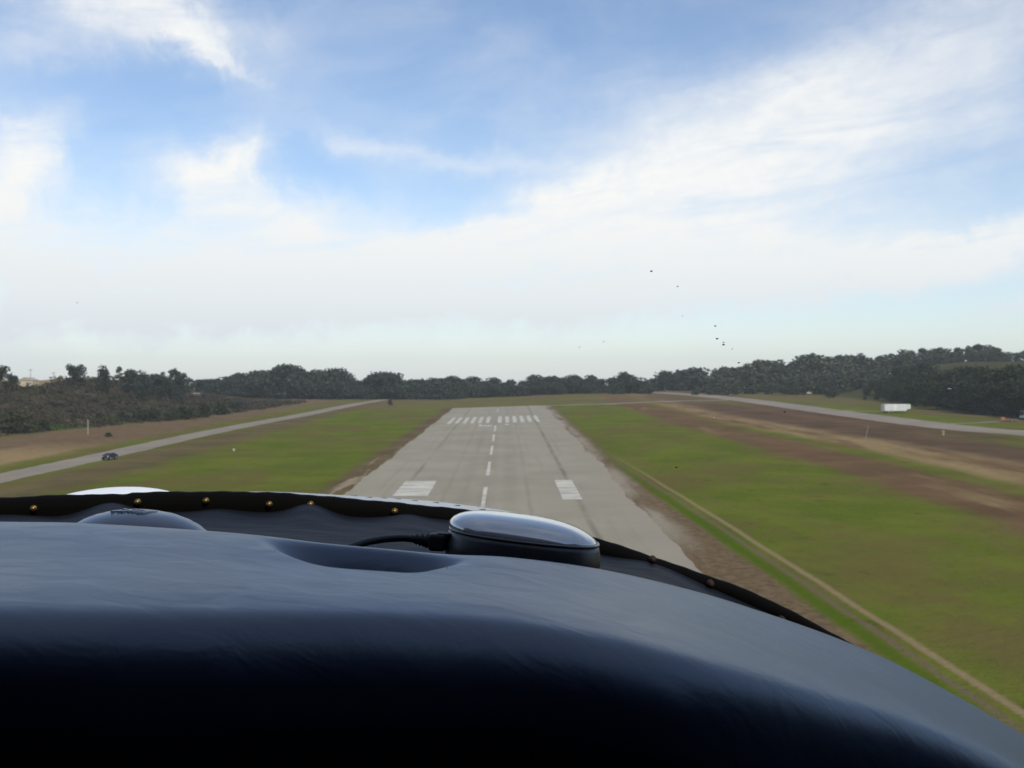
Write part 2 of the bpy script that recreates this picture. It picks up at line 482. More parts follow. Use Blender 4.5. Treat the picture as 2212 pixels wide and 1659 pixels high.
def ribbon(name, pts, w, label, mt, kind='structure', zo=0.025, jit=0.25):
    """a paved strip along ground points"""
    P2 = [Vector((p[0], p[1])) for p in pts]
    dense = []
    for a, b in zip(P2, P2[1:]):
        n = max(1, int((b - a).length / 4))
        dense += [a.lerp(b, k / n) for k in range(n)]
    dense.append(P2[-1])
    rr = []
    for i, p in enumerate(dense):
        d = (dense[min(i + 1, len(dense) - 1)] - dense[max(0, i - 1)]).normalized()
        nrm = Vector((d.y, -d.x))
        ww = w(p.y) if callable(w) else w
        row = []
        for k in range(5):
            q = p + nrm * (ww * (k / 4 - 0.5) + (rnd.uniform(-jit, jit) if k in (0, 4) else 0))
            row.append((q.x, q.y, terrain(q.x, q.y) + zo))
        rr.append(row)
    o = grid(name, rr, mt, smooth_=False)
    return tag(o, label, 'taxiway', kind=kind)
def sp(pts, n=8):
    """smooth a pixel polyline into ground points"""
    xs_ = [p[0] for p in pts]; out = []
    N = len(pts) * n
    for k in range(N + 1):
        x = xs_[0] + (xs_[-1] - xs_[0]) * k / N
        out.append(gp(x, ips(sorted(pts), x)))
    return out
lt = [Vector((-69, 40, 0)), Vector((-68, 90, 0))] + sp([(0, 1033), (200, 990), (415, 942), (550, 915), (650, 897), (760, 875), (850, 860)])
lt = [p for i, p in enumerate(lt)]
ribbon('taxiway', lt, 6.3, 'grey taxiway running along the left of the runway', tx_mat)
rt = [Vector((112, 60, 0)), Vector((114, 120, 0)), Vector((115.5, 190, 0))] + [gp(2212, 935)] + sp([(1410, 847.5), (1500, 853), (1600, 863), (1700, 876), (1800, 890), (1900, 903), (2000, 916), (2130, 930)])[::-1]
rt = sorted(rt, key=lambda p: p.y)
ribbon('taxiway', rt, 13.5, 'pale grey taxiway curving away on the right', tx_mat, zo=0.03)
ct = [Vector((12, 352, 0)), Vector((40, 352, 0)), gp(1290, 873.5), gp(1380, 870), gp(1480, 866), gp(1590, 864)]
ribbon('taxiway', ct, lambda y: 5.0, 'thin pale link across the grass at the runway end', tx_mat, zo=0.055)
gt = [gp(1850, 884), gp(1930, 889), gp(2010, 912)]
ribbon('taxiway', [gp(1760, 884.5), gp(1860, 888), gp(1920, 889.5)], 2.2, 'faint dirt lane leading to the white trailer', tx_mat, zo=0.03)
ribbon('taxiway', [gp(2050, 915.5), gp(2110, 913.5), gp(2165, 910.5)], 2.0, 'faint dirt lane leading to the orange machinery', tx_mat, zo=0.03)

# ------------------------------------------------------------------ trees
def leaf_mat(name, lo, hi):
    m, t, b = mat(name, 0.75, spec=0.25)
    n = noise(objco(t), 0.55, 3)
    c = mix(t, n.ss(0.3, 0.7), lo, hi)
    c = mix(t, objrand(t) * 0.6, c, tuple((a * 0.5 + b_ * 0.5) * f for a, b_, f in zip(lo, hi, (1.35, 1.1, 0.9))))
    t.links.new(c.k, b.inputs['Base Color'])
    return m
bark = simple('bark', (0.09, 0.07, 0.055), 0.9)
lm_dark = leaf_mat('dark_foliage', (0.020, 0.030, 0.022), (0.048, 0.062, 0.042))
lm_euc = leaf_mat('olive_foliage', (0.036, 0.050, 0.030), (0.082, 0.094, 0.058))
lm_wood = leaf_mat('wood_foliage', (0.008, 0.013, 0.004), (0.034, 0.046, 0.014))
lm_scrub = leaf_mat('scrub_foliage', (0.018, 0.021, 0.012), (0.054, 0.047, 0.031))
lm_shrub = leaf_mat('shrub_foliage', (0.022, 0.03, 0.014), (0.05, 0.056, 0.026))

def leaves(rg, lobes, n, leaf, shell=0.55):
    """n leaf quads spread through ellipsoid lobes, denser near their skins"""
    vol = np.array([l[3] * l[4] * l[5] for l in lobes]) ** 0.75; vol /= vol.sum()
    idx = rg.choice(len(lobes), n, p=vol)
    L = np.array(lobes)[idx]
    d = rg.normal(size=(n, 3)); d /= np.linalg.norm(d, axis=1)[:, None]
    rad = shell + (1 - shell) * rg.random(n) ** 0.6
    rad *= 1 + 0.16 * rg.normal(size=n) * (rg.random(n) < 0.35)
    c = L[:, :3] + d * L[:, 3:6] * rad[:, None]
    u = rg.normal(size=(n, 3)); u /= np.linalg.norm(u, axis=1)[:, None]
    w = np.cross(u, rg.normal(size=(n, 3))); w /= np.linalg.norm(w, axis=1)[:, None]
    s = leaf * (0.6 + 0.8 * rg.random(n))[:, None]
    v = np.stack([c + u * s, c + w * s * 0.6, c - u * s, c - w * s * 0.6], 1).reshape(-1, 3)
    f = np.arange(4 * n).reshape(-1, 4)
    return v, f
def leaf_mesh(name, seed, lobes, n, leaf, m, shell=0.55):
    v, f = leaves(np.random.default_rng(seed), lobes, n, leaf, shell)
    return mesh(name, v.tolist(), f.tolist(), m)

def trunk_mesh(seed, h, lobes, r=0.28):
    rg = random.Random(seed); mb = MB()
    top = Vector((rg.uniform(-.3, .3), rg.uniform(-.3, .3), h))
    mb.tube([(0, 0, -0.6), (0.05, 0, h * 0.35), top * 0.7, top], [r * 1.3, r, r * 0.7, r * 0.35], 7)
    for l in sorted(lobes, key=lambda q: -q[3])[:5]:
        a = Vector((0, 0, min(h * 0.8, max(h * 0.3, l[2] * 0.65)))); b = Vector(l[:3])
        mb.tube([a, (a + b) / 2 + Vector((0, 0, -0.2)), b], [r * 0.5, r * 0.35, r * 0.15], 5)
    bmesh.ops.recalc_face_normals(mb.bm, faces=mb.bm.faces)
    me = bpy.data.meshes.new('trunk'); mb.bm.to_mesh(me); mb.bm.free(); me.materials.append(bark)
    return me
def lobes_dome(seed, w, h, z0, k):
    rg = random.Random(seed); out = []
    for i in range(k):
        a = rg.uniform(0, 6.28); q = rg.random() ** 0.6
        z = z0 + (h - z0) * rg.uniform(0.2, 0.86)
        e = math.sqrt(max(0.05, 1 - ((z - z0) / (h - z0)) ** 2))
        r = w * 0.5 * e
        s = rg.uniform(0.17, 0.30) * w
        out.append((math.cos(a) * q * max(0, r - s * .6), math.sin(a) * q * max(0, r - s * .6), z, s, s, s * rg.uniform(0.55, 0.85)))
    return out
PROTO = {}
def proto(kind, seeds, fn, n, leaf, m, tr_h, shell=0.5, r=0.28):
    PROTO[kind] = []
    for s_ in seeds:
        lb = fn(s_)
        PROTO[kind].append((leaf_mesh('crown', s_, lb, n, leaf, m, shell), trunk_mesh(s_, tr_h, lb, r)))
# every prototype is 10 m tall
proto('cypress_tree', (11, 12, 13, 14), lambda s_: lobes_dome(s_, 9.5, 10.6, 0.6, 22), 1900, 0.42, lm_dark, 7.5)
def lob_pine(s_):
    rg = random.Random(s_); out = []
    for i in range(9):
        a = rg.uniform(0, 6.28); q = rg.uniform(0.5, 2.6); z = rg.uniform(4.6, 8.9)
        s = rg.uniform(1.0, 1.9); out.append((math.cos(a) * q, math.sin(a) * q, z, s * 1.25, s * 1.25, s * 0.5))
    out.append((0, 0, 9.2, 1.2, 1.2, 0.8))
    return out
proto('pine_tree', (21, 22, 23), lob_pine, 900, 0.36, lm_dark, 9.0)
def lob_euc(s_):
    rg = random.Random(s_); out = []
    for i in range(16):
        z = rg.uniform(2.6, 8.7); a = rg.uniform(0, 6.28); q = rg.uniform(0.2, 1.9) * (1.15 - abs(z - 6) / 7)
        s = rg.uniform(0.9, 1.5); out.append((math.cos(a) * q, math.sin(a) * q, z, s, s, s * rg.uniform(0.7, 1.1)))
    out.append((rg.uniform(-.5, .5), 0, 9.0, 1.0, 1.0, 1.0))
    return out
proto('eucalyptus_tree', (31, 32, 33, 34), lob_euc, 1300, 0.34, lm_euc, 9.0)
proto('woodland_tree', (41, 42, 43, 44), lambda s_: lobes_dome(s_, 9.0, 10.8, -0.5, 30), 2600, 0.36, lm_wood, 7.0)
def lob_round(s_):
    rg = random.Random(s_); out = []
    for i in range(26):
        a = rg.uniform(0, 6.28); z = rg.uniform(1.0, 8.6); q = rg.random() ** .5 * (3.3 - 0.9 * max(0, (z - 6) / 2.6))
        s = rg.uniform(1.0, 1.6); out.append((math.cos(a) * q, math.sin(a) * q, z, s, s, s))
    return out
proto('round_tree', (51, 52), lob_round, 2400, 0.34, lm_dark, 7.5, 0.4)
proto('shrub', (61, 62, 63), lambda s_: lobes_dome(s_, 12, 10.5, -1.5, 16), 800, 0.6, lm_shrub, 4.0)

tr_i = 0
def tree(kind, px, ytop, ybase=None, Y=None, label='', group=None, wide=1.0, which=None, cat='tree', sink=0.0):
    """stand a tree on the terrain, its crown top at the height seen"""
    global tr_i
    if Y is None:
        base = gp(px, ybase)
    else:
        d = ray(px, 800); X = d.x / d.y * Y
        base = Vector((X, Y, terrain(X, Y)))
    top = P(px, ytop, base.y)
    h = max(1.0, top.z - base.z + sink)
    ps = PROTO[kind]; cm, tm = ps[(tr_i if which is None else which) % len(ps)]; tr_i += 1
    nm = kind
    o = empty(nm, (base.x, base.y, base.z - sink), label, cat, group, random.uniform(0, 6.28))
    s = h / 10.0
    w = s * wide
    o.scale = (w, w, s)
    c = bpy.data.objects.new('crown', cm); COL.objects.link(c); c.parent = o
    k = bpy.data.objects.new('trunk', tm); COL.objects.link(k); k.parent = o
    return o

# the long line beyond the runway, left to right
SKYL = [(424, 823), (472, 818), (490, 813), (507, 808), (527, 813), (548, 804), (592, 801), (617, 794), (663, 801), (693, 806), (718, 802), (740, 802), (750, 811), (758, 820), (776, 818), (793, 823), (808, 811), (826, 804), (843, 812), (863, 817), (899, 827), (912, 819), (924, 826), (941, 816), (969, 817), (984, 813), (1007, 820), (1024, 816), (1034, 823), (1057, 818), (1082, 823), (1112, 822), (1122, 831), (1142, 815), (1187, 812), (1202, 817), (1220, 813), (1232, 813), (1255, 817), (1283, 815), (1310, 822), (1330, 818), (1350, 808), (1378, 815), (1384, 826), (1411, 820), (1428, 817), (1433, 803), (1456, 805), (1466, 812), (1476, 801), (1516, 798), (1526, 805), (1561, 788), (1592, 792), (1637, 777)]
GL = 'tree line beyond the runway'
x = 430.0
while x < 1400:
    yt = ip(SKYL, x)
    tree('cypress_tree', x, yt + random.uniform(-2, 3), Y=random.uniform(485, 512), wide=random.uniform(1.2, 1.75), sink=1.2,
         label='dark dense tree in the long tree line beyond the runway end', group=GL)
    tree('cypress_tree', x + random.uniform(6, 14), yt + random.uniform(5, 15), Y=random.uniform(468, 482), wide=random.uniform(1.3, 2.0), sink=1.6,
         label='lower dark tree along the foot of the far tree line', group='low trees in front of the tree line')
    x += random.uniform(17, 25)
# tall ones that break the line
tree('cypress_tree', 617, 793, Y=476, wide=1.5, label='tallest broad dark tree in the left half of the far tree line')
tree('cypress_tree', 730, 800, Y=474, wide=1.15, label='tall dark tree just right of the broadest crown, before the gap in the far line')
tree('cypress_tree', 826, 803, Y=470, wide=1.35, label='rounded dark tree standing out left of the runway end')
tree('pine_tree', 912, 817, Y=480, wide=0.6, label='small pointed tree sticking up alone left of the runway end')
tree('cypress_tree', 1352, 807, Y=480, wide=1.15, label='rounded tall dark tree right of the runway, just before the dip in the line')
tree('pine_tree', 1436, 800, Y=500, wide=0.8, label='slim dark tree right after the dip in the far tree line')
tree('round_tree', 697, 836, 860, label='small dark bush tree in front of the far tree line, left of the taxiway end', wide=1.0)
# right-hand rising slope
x = 1392.0
GE = 'trees rising up the right hillside'
SK2 = SKYL[40:] + [(1669, 780), (1699, 777), (1709, 785), (1734, 770), (1760, 765), (1780, 770), (1800, 771), (1818, 767), (1856, 763), (1881, 771), (1893, 767), (1916, 768), (1952, 756), (1972, 755), (1992, 753), (2007, 755), (2042, 749), (2058, 752), (2078, 747), (2116, 744), (2141, 747), (2171, 761), (2186, 759), (2212, 757), (2300, 755)]
while x < 2290:
    yt = ip(SK2, x)
    tree('eucalyptus_tree' if x > 1500 else 'cypress_tree', x, yt + random.uniform(-3, 3), Y=random.uniform(520, 548), wide=random.uniform(1.4, 2.2), sink=2.2,
         label='grey green loose tree on the skyline of the right hillside' if x > 1500 else 'dark tree low in the line right of the runway end', group=GE if x > 1500 else 'dark trees right of the runway end')
    if x > 1480:
        tree('eucalyptus_tree', x + random.uniform(3, 14), yt + random.uniform(7, 18), Y=random.uniform(485, 512) if x < 1950 else random.uniform(508, 519), wide=random.uniform(1.5, 2.2), sink=2.4,
             label='grey green tree lower down on the right hillside', group='lower hillside trees')
        tree('eucalyptus_tree', x + random.uniform(3, 14), yt + random.uniform(30, 42), Y=random.uniform(455, 475), wide=random.uniform(1.4, 2.0), sink=2.0,
             label='shorter tree at the foot of the right hillside', group='trees at the foot of the hillside') if x < 1980 else None
    x += random.uniform(17, 25)
tree('cypress_tree', 1560, 800, 846, wide=1.0, label='dark tree before the right hillside, beside small pale sheds')
tree('woodland_tree', 1672, 812, 848, wide=1.2, label='dark round tree at the foot of the right hillside')
tree('woodland_tree', 1712, 820, 848, wide=1.2, label='dark bushy tree touching the dark round tree at the foot of the hillside')
# the dark wood on the right
WTOP = [(1851, 833), (1888, 812), (1931, 796), (1982, 789), (2032, 796), (2083, 792), (2212, 788), (2330, 786)]
WBOT = [(1851, 863), (1931, 869), (1982, 879), (2133, 897), (2212, 903), (2330, 912)]
x = 1868.0
while x < 2320:
    tree('woodland_tree', x, ip(WTOP, x) + random.uniform(26, 40), ybase=ip(WBOT, x) - random.uniform(0, 3), wide=random.uniform(1.2, 1.6),
         label='dark green tree along the front edge of the wood behind the white trailer', group='front row of the dark wood')
    x += random.uniform(22, 30)
x = 1872.0
while x < 2320:
    tree('woodland_tree', x, ip(WTOP, x) + random.uniform(10, 24), ybase=ip(WBOT, x) - random.uniform(9, 14), wide=random.uniform(1.0, 1.5),
         label='dark green tree in the middle of the wood behind the white trailer', group='middle row of the dark wood')
    tree('woodland_tree', x + 11, ip(WTOP, x) + random.choice((-4, 0, 3, 8, 12)), ybase=ip(WBOT, x) - random.uniform(18, 24), wide=random.uniform(1.0, 1.4),
         label='dark green tree at the back of the wood behind the white trailer', group='back row of the dark wood')
    x += random.uniform(24, 32)
tree('shrub', 1800, 830, 860, wide=1.0, label='dark lone bush left of the dark wood, by the right taxiway', cat='bush')
# left bluff
tree('round_tree', 2, 786, 842, wide=1.0, which=0, label='dark tree cut off by the left edge of the photo')
tree('round_tree', 28, 808, 842, wide=0.9, which=1, label='shorter dark tree between the left edge tree and the cream house')
tree('round_tree', 164, 783, 834, wide=1.05, which=0, label='rounded block-shaped dark tree alone on the left bluff')
tree('cypress_tree', 222, 793, 848, wide=0.75, which=1, label='narrow forked dark tree right of the lone rounded tree on the bluff')
tree('shrub', 226, 820, 848, wide=0.9, which=1, label='dark bush under the narrow forked tree on the bluff', cat='bush')
tree('pine_tree', 258, 791, 836, wide=0.55, which=0, label='thin bare-stemmed small pine beside the forked tree on the bluff')
for (px, yt, yb, w, nm) in ((282, 802, 850, 1.0, 'leftmost dark tree of the dense clump on the bluff'), (308, 804, 855, 1.0, 'second dark tree from the left in the dense clump on the bluff'),
                            (334, 808, 858, 1.05, 'middle dark tree of the dense clump on the bluff'), (362, 812, 861, 1.05, 'dark tree right of the middle of the dense clump on the bluff'),
                            (388, 814, 864, 1.0, 'rightmost dark tree of the dense clump on the bluff')):
    tree('cypress_tree', px, yt, yb, wide=w, label=nm)
for (px, yt, yb, w, nm) in ((300, 830, 862, 1.3, 'low dark tree in front of the left part of the dense clump'), (345, 836, 866, 1.3, 'low dark tree in front of the middle of the dense clump'),
                            (385, 838, 867, 1.2, 'low dark tree in front of the right part of the dense clump')):
    tree('cypress_tree', px, yt, yb, wide=w, label=nm)
tree('pine_tree', 378, 795, 862, wide=0.75, which=1, label='tall open pine with flat branches rising above the dense clump')
tree('pine_tree', 352, 803, 862, wide=0.7, which=2, label='flat-topped pine left of the tallest open pine')
tree('pine_tree', 407, 815, 860, wide=0.85, which=1, label='see-through pine just right of the dense clump on the bluff')
tree('pine_tree', 436, 820, 860, wide=0.9, which=2, label='open pine over the small cream house at the left end of the far tree line')
SH = 'shrubs along the foot of the bluff'
for k, (px, yt, yb) in enumerate(((215, 890, 900), (160, 893, 901), (262, 886, 902), (300, 884, 904), (335, 882, 905), (370, 880, 903), (405, 876, 900), (440, 872, 896), (478, 868, 890), (510, 866, 882), (120, 897, 908), (60, 895, 925), (20, 890, 930), (95, 905, 925))):
    tree('shrub', px, yt, yb + 6, wide=random.uniform(1.1, 1.8), label='dark low shrub along the foot of the left bluff', group=SH, cat='shrub')
tree('shrub', 843, 862, 876, wide=0.9, label='small dark bush beside the end of the left taxiway', cat='bush')
tree('shrub', 235, 935, 944, wide=1.6, label='small dark bush in the brown field beside the pale post', cat='bush')

# scrub that covers the bluff: one mass
def scrub():
    rg = np.random.default_rng(5); V = []; Fc = []; n0 = 0
    pr = random.Random(9); cnt = 0
    while cnt < 1500:
        Y = pr.uniform(185, 430); xb = bluff_base(Y)
        X = xb - pr.uniform(2, 68)
        if -0.62 > X / Y: continue
        cnt += 1
        s = pr.uniform(0.7, 2.4)
        lb = [(X + pr.uniform(-s, s), Y + pr.uniform(-s, s), terrain(X, Y) + s * 0.25, s, s, s * 0.55) for _ in range(3)]
        v, f = leaves(rg, lb, 34, 0.34, 0.5)
        V.append(v); Fc.append(f + n0); n0 += len(v)
    V = np.concatenate(V); Fc = np.concatenate(Fc)
    o = obj('scrub', mesh('scrub', V.tolist(), Fc.tolist(), lm_scrub))
    tag(o, 'dry brown scrub covering the slope of the left bluff', 'scrub', kind='stuff')
scrub()

# ------------------------------------------------------------------ buildings, vehicles, posts
cream = simple('cream_wall', (0.52, 0.45, 0.32), 0.85)
roofm = simple('roof_felt', (0.18, 0.15, 0.13), 0.9)
roofl = simple('pale_roof', (0.36, 0.32, 0.25), 0.85)
glassd = simple('dark_window', (0.03, 0.035, 0.04), 0.15)
whitep = simple('white_paint', (0.62, 0.63, 0.60), 0.5)
dkgrey = simple('dark_grey_metal', (0.05, 0.05, 0.055), 0.5)
rubber = simple('tyre_rubber', (0.02, 0.02, 0.02), 0.85)
def house(px0, px1, ytop, ybase, label, wall=cream, roof=roofl, cat='house'):
    b = gp((px0 + px1) / 2, ybase)
    w = (px1 - px0) / F * b.y; h = (ybase - ytop) / F * b.y
    o = empty('house' if cat == 'house' else 'shed', b, label, cat)
    eh = h * 0.66; dp = w * 0.8
    MB().box((0, 0, eh / 2 - 0.2), (w * 0.94, dp, eh + 0.4)).build('wall', wall, o)
    r = MB(); y0 = -dp / 2 - 0.25
    r.prism([(-w / 2, y0, eh), (w / 2, y0, eh), (w / 2 * 0.06, y0, h), (-w / 2 * 0.06, y0, h)], (0, dp + 0.5, 0)).build('roof', roof, o)
    MB().box((w * 0.12, -dp / 2 - 0.02, eh * 0.36), (w * 0.1, 0.06, eh * 0.72)).build('door', glassd if wall is not cream else roofm, o)
    for sx in (-0.28, 0.34):
        f = MB().box((w * sx, -dp / 2 - 0.02, eh * 0.58), (w * 0.13, 0.08, eh * 0.32)).build('window', whitep, o)
        MB().box((w * sx, -dp / 2 - 0.07, eh * 0.58), (w * 0.1, 0.03, eh * 0.24)).build('pane', glassd, f)
    return o
house(43, 79, 815, 835, 'cream gabled house on top of the left bluff')
house(413, 434, 848, 858, 'small cream house at the left end of the far tree line')
house(1482, 1494, 837, 844, 'tiny pinkish shed before the trees right of the runway end', cat='shed')
house(1583, 1598, 840, 848, 'small pale shed below the dark tree at the foot of the right hillside', cat='shed')
house(1376, 1402, 836.5, 843, 'low yellowish shed at the far end of the right taxiway', wall=simple('straw_wall', (0.36, 0.33, 0.16), .9), cat='shed')

# long hedge behind the cream house
hb = gp(110, 833)
def hedge():
    rg = np.random.default_rng(2); lb = []
    for k in range(16):
        X = -178 + k * 3.0
        Y = 372.0
        zt = P(100, 813, Y).z
        lb.append((X + 20 - 12, Y, zt - 1.0, 2.2, 1.5, 1.1 + 0.2 * math.sin(k * 2.1)))
    v, f = leaves(rg, lb, 1500, 0.36, 0.5)
    o = obj('hedge', mesh('hedge', v.tolist(), f.tolist(), lm_shrub))
    tag(o, 'long flat dark hedge on the bluff behind the cream house', 'hedge')
hedge()

def pole(px, yt, yb, r, label, m, Y=None, nm='utility_pole', cat='pole', lean=0.0, arm=True):
    b = gp(px, yb) if Y is None else None
    if b is None:
        d = ray(px, 800); X = d.x / d.y * Y; b = Vector((X, Y, terrain(X, Y)))
    t = P(px + lean, yt, b.y) - b
    if not arm:
        mb = MB().cyl((0, 0, -0.3), t, r, r * 0.8, 8)
        mb.cyl(t, t + Vector((0, 0, r * 0.6)), r * 1.15, r * 0.8, 8)
        o = mb.build(nm, m); o.location = b
        return tag(o, label, cat)
    o = empty(nm, b, label, cat)
    MB().cyl((0, 0, -0.3), t, r, r * 0.7, 8).build('post', m, o)
    MB().box((t.x, t.y, t.z * 0.9), (r * 14, r * 1.2, r * 1.4)).build('crossarm', m, o)
    return o
wood = simple('grey_wood', (0.22, 0.19, 0.16), 0.9)
palew = simple('pale_wood', (0.27, 0.25, 0.18), 0.85)
pole(66, 796, 832, 0.11, 'thin utility pole standing behind the cream house', wood)
pole(116, 803, 832, 0.10, 'shorter utility pole between the cream house and the lone rounded tree', wood)
pole(190, 907, 939, 0.16, 'pale upright post in the brown field below the bluff', palew, nm='marker_post', cat='post', arm=False)
pole(1867, 921, 954, 0.05, 'thin leaning pale pole in the brown strip on the right', simple('pale_metal', (0.27, 0.25, 0.22), .6), nm='marker_pole', cat='pole', lean=9, arm=False)
pole(2037, 932, 940, 0.3, 'short straw coloured marker beside the right taxiway', simple('straw_paint', (0.30, 0.27, 0.11), .7), nm='taxiway_marker', cat='marker', arm=False)
lm = gp(505, 974)
mb = MB(); mb.cyl((0, 0, 0), (0, 0, 0.2), 0.04, 0.04, 10); mb.ell((0, 0, 0.26), (0.17, 0.17, 0.13), 14, 8); mb.cyl((0, 0, -.05), (0, 0, 0.03), 0.2, 0.2, 12)
o = mb.build('edge_light', whitep); o.location = lm
tag(o, 'small white lamp on the grass left of the runway', 'light')

def wheel(parent, c, r, w):
    o = MB().cyl((c[0], c[1] - w / 2, c[2]), (c[0], c[1] + w / 2, c[2]), r, r, 18).build('wheel', rubber, parent)
    MB().cyl((c[0], c[1] - w / 2 - 0.012, c[2]), (c[0], c[1] + w / 2 + 0.012, c[2]), r * 0.55, r * 0.55, 14).build('rim', simple('rim_metal', (0.4, 0.4, 0.4), .4, .6) if 'rim_metal' not in bpy.data.materials else bpy.data.materials['rim_metal'], o)

# white box trailer (its raised nose to the right)
tb = gp(1935, 892)
tw = (1964 - 1906) / F * tb.y; th = (892 - 873) / F * tb.y
tr = empty('box_trailer', tb, 'long white box trailer parked on grass in front of the dark wood', 'trailer', rz=0.06)
mb = MB(); z0 = 0.22 * th
mb.prism([(-tw / 2, -1.2, z0), (tw * 0.33, -1.2, z0), (tw * 0.37, -1.2, z0 + th * 0.24), (tw / 2, -1.2, z0 + th * 0.24), (tw / 2, -1.2, th), (-tw / 2, -1.2, th)], (0, 2.4, 0))
bmesh.ops.bevel(mb.bm, geom=mb.bm.edges[:], offset=0.07, segments=2, affect='EDGES')
mb.build('body', whitep, tr)
MB().box((-0.3, 0, z0 * 0.8), (tw * 0.7, 1.0, z0 * 0.35)).build('chassis', dkgrey, tr)
for x_ in (-tw * 0.34, -tw * 0.22):
    for s_ in (-1.05, 1.05): wheel(tr, (x_, s_, 0.36), 0.36, 0.26)
MB().cyl((tw * 0.42, 0, 0), (tw * 0.42, 0, z0 + th * 0.24), 0.07, 0.07, 8).build('landing_leg', dkgrey, tr)
MB().box((-tw * 0.1, -1.215, th * 0.62), (0.9, 0.03, th * 0.6)).build('side_door', simple('off_white_panel', (0.72, 0.73, 0.7), .5), tr)

def car(loc, label, body, rz=0.0, L=4.3, W=1.75, Hh=1.4, pickup=False, van=False, nm='car', cat='car'):
    o = empty(nm, loc, label, cat, rz=rz)
    prof = [(-L/2, .32), (-L/2, .72), (-L/2 + .15, .86), (-L*0.18, .92), (L/2 - .25, .88), (L/2, .7), (L/2, .32)]
    mb = MB(); mb.prism([(x_, -W/2, z_) for x_, z_ in prof], (0, W, 0))
    bmesh.ops.bevel(mb.bm, geom=mb.bm.edges[:], offset=0.06, segments=2, affect='EDGES')
    mb.build('body', body, o)
    if pickup: cb = [(-L*.28, .9), (-L*.22, Hh), (L*.06, Hh), (L*.10, .9)]
    else: cb = [(-L*.26, .9), (-L*.12, Hh), (L*.22, Hh), (L*.36, .9)]
    if van: cb = [(-L*.44, .9), (-L*.34, Hh), (L*.47, Hh), (L*.49, .9)]
    w2 = W * (0.96 if van else 0.86)
    mb = MB(); mb.prism([(x_, -w2/2, z_) for x_, z_ in cb], (0, w2, 0))
    bmesh.ops.bevel(mb.bm, geom=mb.bm.edges[:], offset=0.06, segments=2, affect='EDGES')
    cab = mb.build('cabin', body, o)
    ci = [(x_ * 0.88 + (cb[0][0] + cb[3][0]) / 2 * 0.12, z_ if i in (1, 2) else .97) for i, (x_, z_) in enumerate(cb)]
    ci = [(x_, min(z_, Hh - .1)) for x_, z_ in ci]
    if van: ci = [(x_ if x_ < 0 else -L * .14, z_) for x_, z_ in ci]
    for s_ in (-1, 1):
        MB().prism([(x_, s_ * (w2/2 + .004), z_) for x_, z_ in ci], (0, s_ * .012, 0)).build('side_window', glassd, o)
    MB().prism([(cb[0][0] + .03, -w2/2 + .1, .97), (cb[0][0] + .03, w2/2 - .1, .97), (cb[1][0] - .03, w2/2 - .16, Hh - .08), (cb[1][0] - .03, -w2/2 + .16, Hh - .08)], (-.035, 0, .0)).build('windscreen', glassd, o)
    MB().prism([(cb[3][0] - .03, -w2/2 + .1, .97), (cb[3][0] - .03, w2/2 - .1, .97), (cb[2][0] + .03, w2/2 - .16, Hh - .08), (cb[2][0] + .03, -w2/2 + .16, Hh - .08)], (.035, 0, .0)).build('rear_window', glassd, o)
    for x_ in (-L*.31, L*.31):
        for s_ in (-1, 1): wheel(o, (x_, s_ * (W/2 - .1), .32), .32, .2)
    for s_ in (-1, 1):
        MB().box((-L/2 - .005, s_ * W * .36, .64), (.05, .28, .12)).build('headlight', whitep, o)
    return o
navy = simple('dark_navy_paint', (0.02, 0.025, 0.04), .35)
p = gp(237, 993)
car(p, 'small dark car driving on the left taxiway', navy, rz=R(78), L=2.5, W=1.4, Hh=1.12)
p = gp(1742, 852); car(p + Vector((0, 0, 0.03)), 'small white car parked by the bush at the foot of the right hillside', whitep, rz=0.2)
p = gp(1690, 851.5)
p = gp(2215, 905)
car(p + Vector((1.3, 0, 0)), 'white van cut off by the right edge of the photo', whitep, rz=R(188), L=5.0, W=1.9, Hh=2.15, van=True, nm='van', cat='van')
orange = simple('faded_orange_paint', (0.36, 0.12, 0.04), .6)
p = gp(2178, 911)
o = empty('farm_implement', p, 'low orange farm machinery beside the white van at the right edge', 'machinery', rz=0.1)
MB().box((0, 0, .55), (4.4, .22, .18)).box((0, 1.3, .55), (4.4, .22, .18)).box((-2.1, .65, .55), (.2, 1.5, .18)).box((2.1, .65, .55), (.2, 1.5, .18)).box((0, .65, .55), (.18, 1.3, .16)).build('frame', orange, o)
MB().box((-1.2, .65, .85), (1.1, .9, .55), bevel=.06).build('hopper', orange, o)
for x_ in (-1.6, -.8, 0, .8, 1.6): MB().cyl((x_, -.04, .28), (x_, .04, .28), .30, .30, 16).build('disc', dkgrey, o)
MB().tube([(2.1, .65, .55), (2.9, .65, .5), (3.2, .65, .4)], .07, 8).build('drawbar', orange, o)
for s_ in (-.15, 1.45): wheel(o, (0.9, s_, .34), .34, .2)

